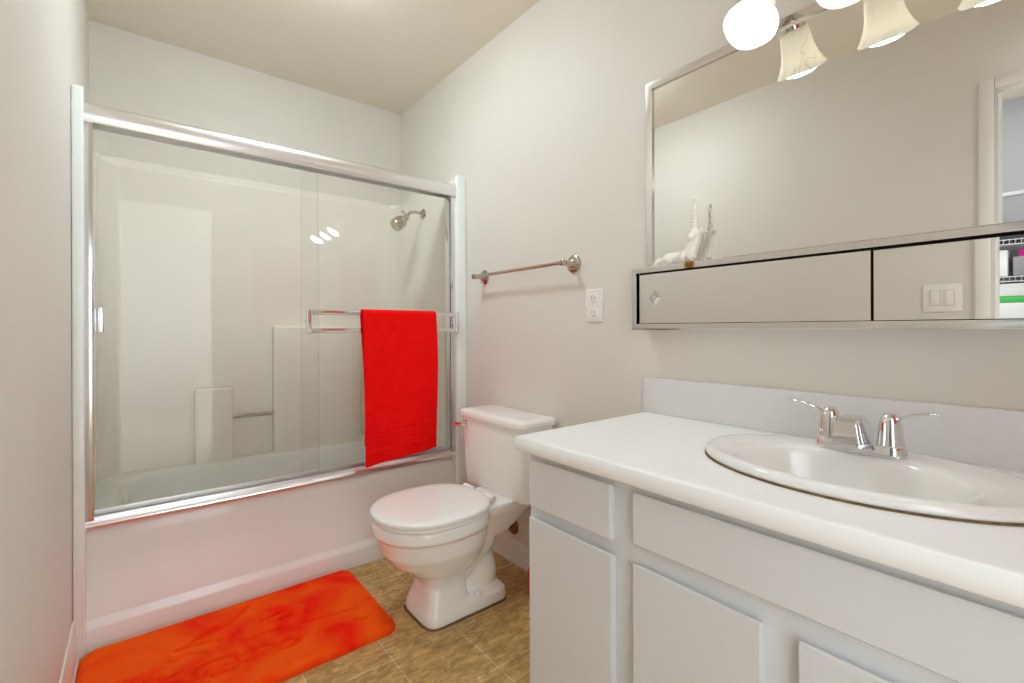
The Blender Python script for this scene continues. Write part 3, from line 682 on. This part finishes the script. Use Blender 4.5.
bm = new(); dy, dz = .882, 1.176; loft(bm, [[(1.2945, dy + a * 1, dz + b) for a, b in ((.022, 0), (0, .026), (-.022, 0), (0, -.026))], [(1.2865, dy + a, dz + b) for a, b in ((.012, 0), (0, .015), (-.012, 0), (0, -.015))]])
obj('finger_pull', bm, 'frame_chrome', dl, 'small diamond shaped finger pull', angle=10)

# ================================================================== unicorn figurine lying on the cabinet top
un = thing('unicorn_figurine', 'small white unicorn figurine lying on top of the mirrored cabinet', 'figurine', (1.318, .81, 1.2768))
UX, UZ = 1.318, 1.2768
bm = new()
tube(bm, [(UX + .004, .872, UZ + .016), (UX + .002, .852, UZ + .020), (UX, .825, UZ + .0205), (UX, .800, UZ + .021), (UX - .001, .780, UZ + .024), (UX - .002, .764, UZ + .024)], [.011, .019, .019, .018, .0205, .015], 20, 5)
tube(bm, [(UX - .001, .776, UZ + .028), (UX - .001, .768, UZ + .050), (UX - .002, .760, UZ + .068), (UX - .003, .757, UZ + .086)], [.019, .0155, .0138, .0135], 18, 5)
tube(bm, [(UX + .008, .756, UZ + .090), (UX - .003, .756, UZ + .091), (UX - .015, .757, UZ + .083), (UX - .027, .758, UZ + .073), (UX - .034, .758, UZ + .068)], [.010, .0155, .0125, .0098, .007], 18, 5)
for s in (-1, 1):
    tube(bm, [(UX + .001, .756 + .010 * s, UZ + .095), (UX, .756 + .017 * s, UZ + .100), (UX - .001, .756 + .025 * s, UZ + .105)], [.0056, .0066, .0018], 10, 3)
    tube(bm, [(UX - .006, .772 + .014 * s, UZ + .018), (UX - .024, .769 + .014 * s, UZ + .021), (UX - .030, .770 + .013 * s, UZ + .012), (UX - .016, .772 + .012 * s, UZ + .006)], [.0085, .0075, .0062, .0055], 12, 4)
tube(bm, [(UX - .004, .852, UZ + .018), (UX - .016, .842, UZ + .018), (UX - .019, .826, UZ + .010), (UX - .016, .845, UZ + .0065)], [.014, .012, .0075, .006], 12, 4)
tube(bm, [(UX + .004, .870, UZ + .018), (UX + .002, .882, UZ + .018), (UX - .002, .890, UZ + .011), (UX - .005, .886, UZ + .006)], [.0075, .0095, .0085, .005], 12, 4)
for k in range(7):
    t = k / 6; p = Vector((UX + .011 - .002 * t, .762 + .014 * t, UZ + .094 - .050 * t)); tube(bm, [p, p + Vector((.006, .004, -.006)), p + Vector((.008, .006, -.014))], [.0055, .006, .003], 10, 3)
body = obj('body', bm, 'figurine_glaze', un, weld=False); grow(body, .0011, 3)
bm = new(); hb = Vector((UX - .005, .756, UZ + .100)); ht = Vector((UX - .006, .755, UZ + .190)); d = (ht - hb)
prof = []
for k in range(57):
    t = k / 56; prof.append(((.0066 * (1 - t) + .0028) * (1 + .2 * math.sin(k / 56 * 9 * 2 * PI)), t * d.length))
lathe(bm, prof, 16, hb, d); obj('horn', bm, 'figurine_glaze', un, angle=60)

# ================================================================== vanity light: three bell shades
vl = thing('vanity_light', 'chrome vanity light with three white marbled bell shades above the mirror', 'light fixture', (XR, .335, 2.03))
bm = new(); box(bm, XR - .022, XR - .0005, .03, .64, 1.985, 2.085, .008, 3); obj('back_plate', bm, 'nickel', vl)
for ly in (.537, .337, .140):
    capc = Vector((1.262, ly, 1.935)); ax = Vector((-.065, 0, -.100)).normalized()
    bm = new(); tube(bm, [(XR - .02, ly, 2.035), (XR - .06, ly, 2.045), (1.283, ly, 2.025), capc - ax * .018], .008, 14, 5); obj('arm', bm, 'chrome', vl)
    bm = new(); lathe(bm, [(.010, -.026), (.016, -.022), (.022, -.012), (.0325, -.002), (.0325, .012), (.030, .014)], 28, capc, ax); obj('socket', bm, 'chrome', vl)
    def wob(a, r, t, k):
        f = max(0, (t - .07) / .05); q = math.cos(4 * a + PI)
        return r * (1 + .012 * f * f * q), t + .0015 * f * f * q
    prof = [(.028, .004), (.034, .010), (.0375, .03), (.0395, .05), (.042, .068), (.0465, .086), (.053, .102), (.0595, .115), (.0635, .121), (.0635, .1225), (.0615, .1215), (.057, .1135), (.051, .1015), (.044, .085), (.0395, .067), (.037, .05), (.035, .03), (.031, .012), (.025, .006)]
    bm = new(); lathe(bm, prof + [prof[0]], 64, capc, ax, False, False, wob); shd = obj('lamp_shade', bm, 'alabaster_glass', vl, angle=60)
    bm = new(); lathe(bm, [(.012, .012), (.013, .035), (.018, .055), (.028, .075), (.041, .095), (.0495, .106), (.0515, .112), (.0505, .118), (.042, .127), (.024, .134), (.001, .136)], 36, capc, ax)
    bl = obj('bulb', bm, 'bulb_side', shd, 'lit frosted bulb'); bl.data.materials.append(MATS['bulb_glow'])
    for p in bl.data.polygons:
        if (p.center + ORG[bl.name] - capc).dot(ax) > .1165: p.material_index = 1

# ================================================================== wall fittings
tb = thing('towel_bar', 'brushed nickel towel bar on the wall above the toilet', 'towel bar', (XR, 1.61, 1.335))
for ty in (1.302, 1.918):
    bm = new(); lathe(bm, [(.036, 0), (.036, .006), (.031, .010), (.026, .011), (.020, .017), (.012, .022), (.0095, .03), (.0095, .052), (.0125, .056), (.0135, .064), (.0125, .073), (.006, .077)], 32, (XR, ty, 1.337), (-1, 0, 0))
    obj('post', bm, 'nickel', tb)
bm = new(); tube(bm, [(XR - .064, 1.292, 1.337), (XR - .064, 1.928, 1.337)], .0078, 16); obj('rod', bm, 'nickel', tb)

ol = thing('wall_outlet', 'white duplex electrical outlet on the wall left of the mirrored cabinet', 'outlet', (XR, 1.208, 1.165))
bm = new(); box(bm, XR - .0065, XR - .0003, 1.155, 1.239, 1.104, 1.229, .003, 3); obj('cover_plate', bm, 'white_plastic', ol)
for z in (1.138, 1.193):
    bm = new(); prism(bm, rrect(1.197, z, .0165, .019, .010, 6), 'yz', XR - .0085, XR - .005, .0008, 1); r_ = obj('receptacle', bm, 'white_plastic', ol)
    bm = new(); box(bm, XR - .0089, XR - .0078, 1.2035, 1.2058, z - .001, z + .009); box(bm, XR - .0089, XR - .0078, 1.1885, 1.1908, z - .001, z + .007); box(bm, XR - .0089, XR - .0078, 1.1948, 1.1992, z - .012, z - .0075); obj('slot', bm, 'slot_dark', r_)
bm = new(); lathe(bm, [(.003, 0), (.003, .0012), (.001, .0016)], 14, (XR - .0063, 1.197, 1.1655), (-1, 0, 0)); obj('screw', bm, 'white_plastic', ol)

lsw = thing('light_switch', 'white double rocker light switch by the doorway, seen in the mirror', 'light switch', (XL, .42, 1.208))
bm = new(); box(bm, XL + .0003, XL + .0065, .359, .487, 1.147, 1.270, .003, 3); obj('cover_plate', bm, 'white_plastic', lsw)
for y in (.446, .400):
    bm = new(); box(bm, XL + .0062, XL + .0075, y - .0175, y + .0175, 1.174, 1.243); g_ = obj('rocker_frame', bm, 'caulk', lsw)
    bm = new(); prism(bm, [(XL + .006, 1.176), (XL + .009, 1.176), (XL + .0115, 1.241), (XL + .006, 1.241)], 'xz', y - .0155, y + .0155, .001, 2); obj('rocker', bm, 'white_plastic', g_)

# orange towel on the rear wall, reflected in the shower glass and header
hr = thing('towel_rail', 'chrome towel rail on the rear wall, seen only in reflections', 'towel bar', (.99, YR, 1.83))
for xx in (.76, 1.21):
    bm = new(); lathe(bm, [(.022, 0), (.022, .006), (.009, .012), (.009, .05), (.011, .055), (.004, .058)], 20, (xx, YR, 1.80), (0, 1, 0)); obj('post', bm, 'chrome', hr)
bm = new(); tube(bm, [(.755, YR + .045, 1.80), (1.215, YR + .045, 1.80)], .007, 12); obj('rod', bm, 'chrome', hr)
ot = hanging_towel('hand_towel', .80, 1.17, 1.814, 1.07, 1.07, 1.2, YR + .045, .012, 'orange_terry', '', flare=0, thick=.006)
tag(ot, 'orange towel on the rear wall rail, seen as a reflection in the shower glass', 'towel')

# ================================================================== closet shelving seen through the doorway in the mirror
SXA, SXB, SYA, SYB = HX + .005, HX + .30, .05, .88
hs = thing('wire_shelving', 'white wire storage shelves in the closet, reflected in the mirror', 'shelf', (HX + .15, .46, 0))
for yy in (SYA + .01, SYB - .01):
    for xx in (SXA + .01, SXB - .01):
        bm = new(); tube(bm, [(xx, yy, 0), (xx, yy, 1.64)], .008, 10); obj('post', bm, 'wire_white', hs)
for z in (.35, .75, 1.10, 1.355, 1.555):
    bm = new()
    for xx in (SXA + .01, SXB - .01):
        for dz in (0, -.025): tube(bm, [(xx, SYA, z - .004 + dz), (xx, SYB, z - .004 + dz)], .0028, 6)
    k = SYA
    while k < SYB:
        tube(bm, [(SXA, k, z - .002), (SXB, k, z - .002)], .0018, 5); tube(bm, [(SXB - .01, k, z - .004), (SXB - .01, k, z - .029)], .0016, 5); k += .022
    obj('wire_shelf', bm, 'wire_white', hs)
def crate(name, x0, x1, y0, y1, z0, z1, m, label, cat, lid=None, group=None):
    t = thing(name, label, cat, ((x0 + x1) / 2, (y0 + y1) / 2, z0), group)
    b = new(); box(b, x0, x1, y0, y1, z0, z1, .004, 2); obj('body', b, m, t)
    if lid: b = new(); box(b, x0 - .003, x1 + .003, y0 - .003, y1 + .003, z1 + .0002, z1 + .014, .003, 2); obj('lid', b, lid, t)
    return t
G = HX + .03
crate('binder', G, G + .25, .16, .46, 1.5565, 1.592, 'binder_dark', 'dark flat binder on the top closet shelf', 'binder')
crate('storage_box', G, G + .24, .30, .44, 1.358, 1.50, 'box_white', 'tall pale box at the end of the second closet shelf', 'box')
crate('storage_box', G, G + .24, .10, .28, 1.358, 1.46, 'box_grey', 'grey storage box on the second closet shelf', 'box')
crate('storage_bin', G, G + .25, .13, .46, 1.2470, 1.315, 'box_white', 'white storage bin above the green folder', 'bin')
crate('folder', G, G + .25, .12, .46, 1.2130, 1.2460, 'folder_green', 'green folder stack under the white bin', 'folder')
crate('storage_bin', G, G + .25, .12, .47, 1.1035, 1.2120, 'box_white', 'white storage bin under the green folders', 'bin')
crate('gift_box', G + .05, G + .2, .13, .262, 1.4605, 1.505, 'magenta', 'small magenta box resting on the grey storage box', 'box')

# added dome lamp, unseen above the frame, put in to light the tub end
cl = thing('added_ceiling_lamp', 'added round white dome lamp on the ceiling, unseen fill light for the tub end', 'fill lamp', (.53, 1.76, ZC))
bm = new(); lathe(bm, [(.15, 0), (.15, .012), (.143, .018), (.13, .018)], 48, (.53, 1.76, ZC), (0, 0, -1)); obj('base', bm, 'nickel', cl)
bm = new(); lathe(bm, [(.138, .016), (.136, .03), (.12, .05), (.09, .066), (.05, .076), (.001, .079)], 48, (.53, 1.76, ZC), (0, 0, -1)); obj('lamp_shade', bm, 'fill_dome_glow', cl)  # glowing dome of the added fill lamp
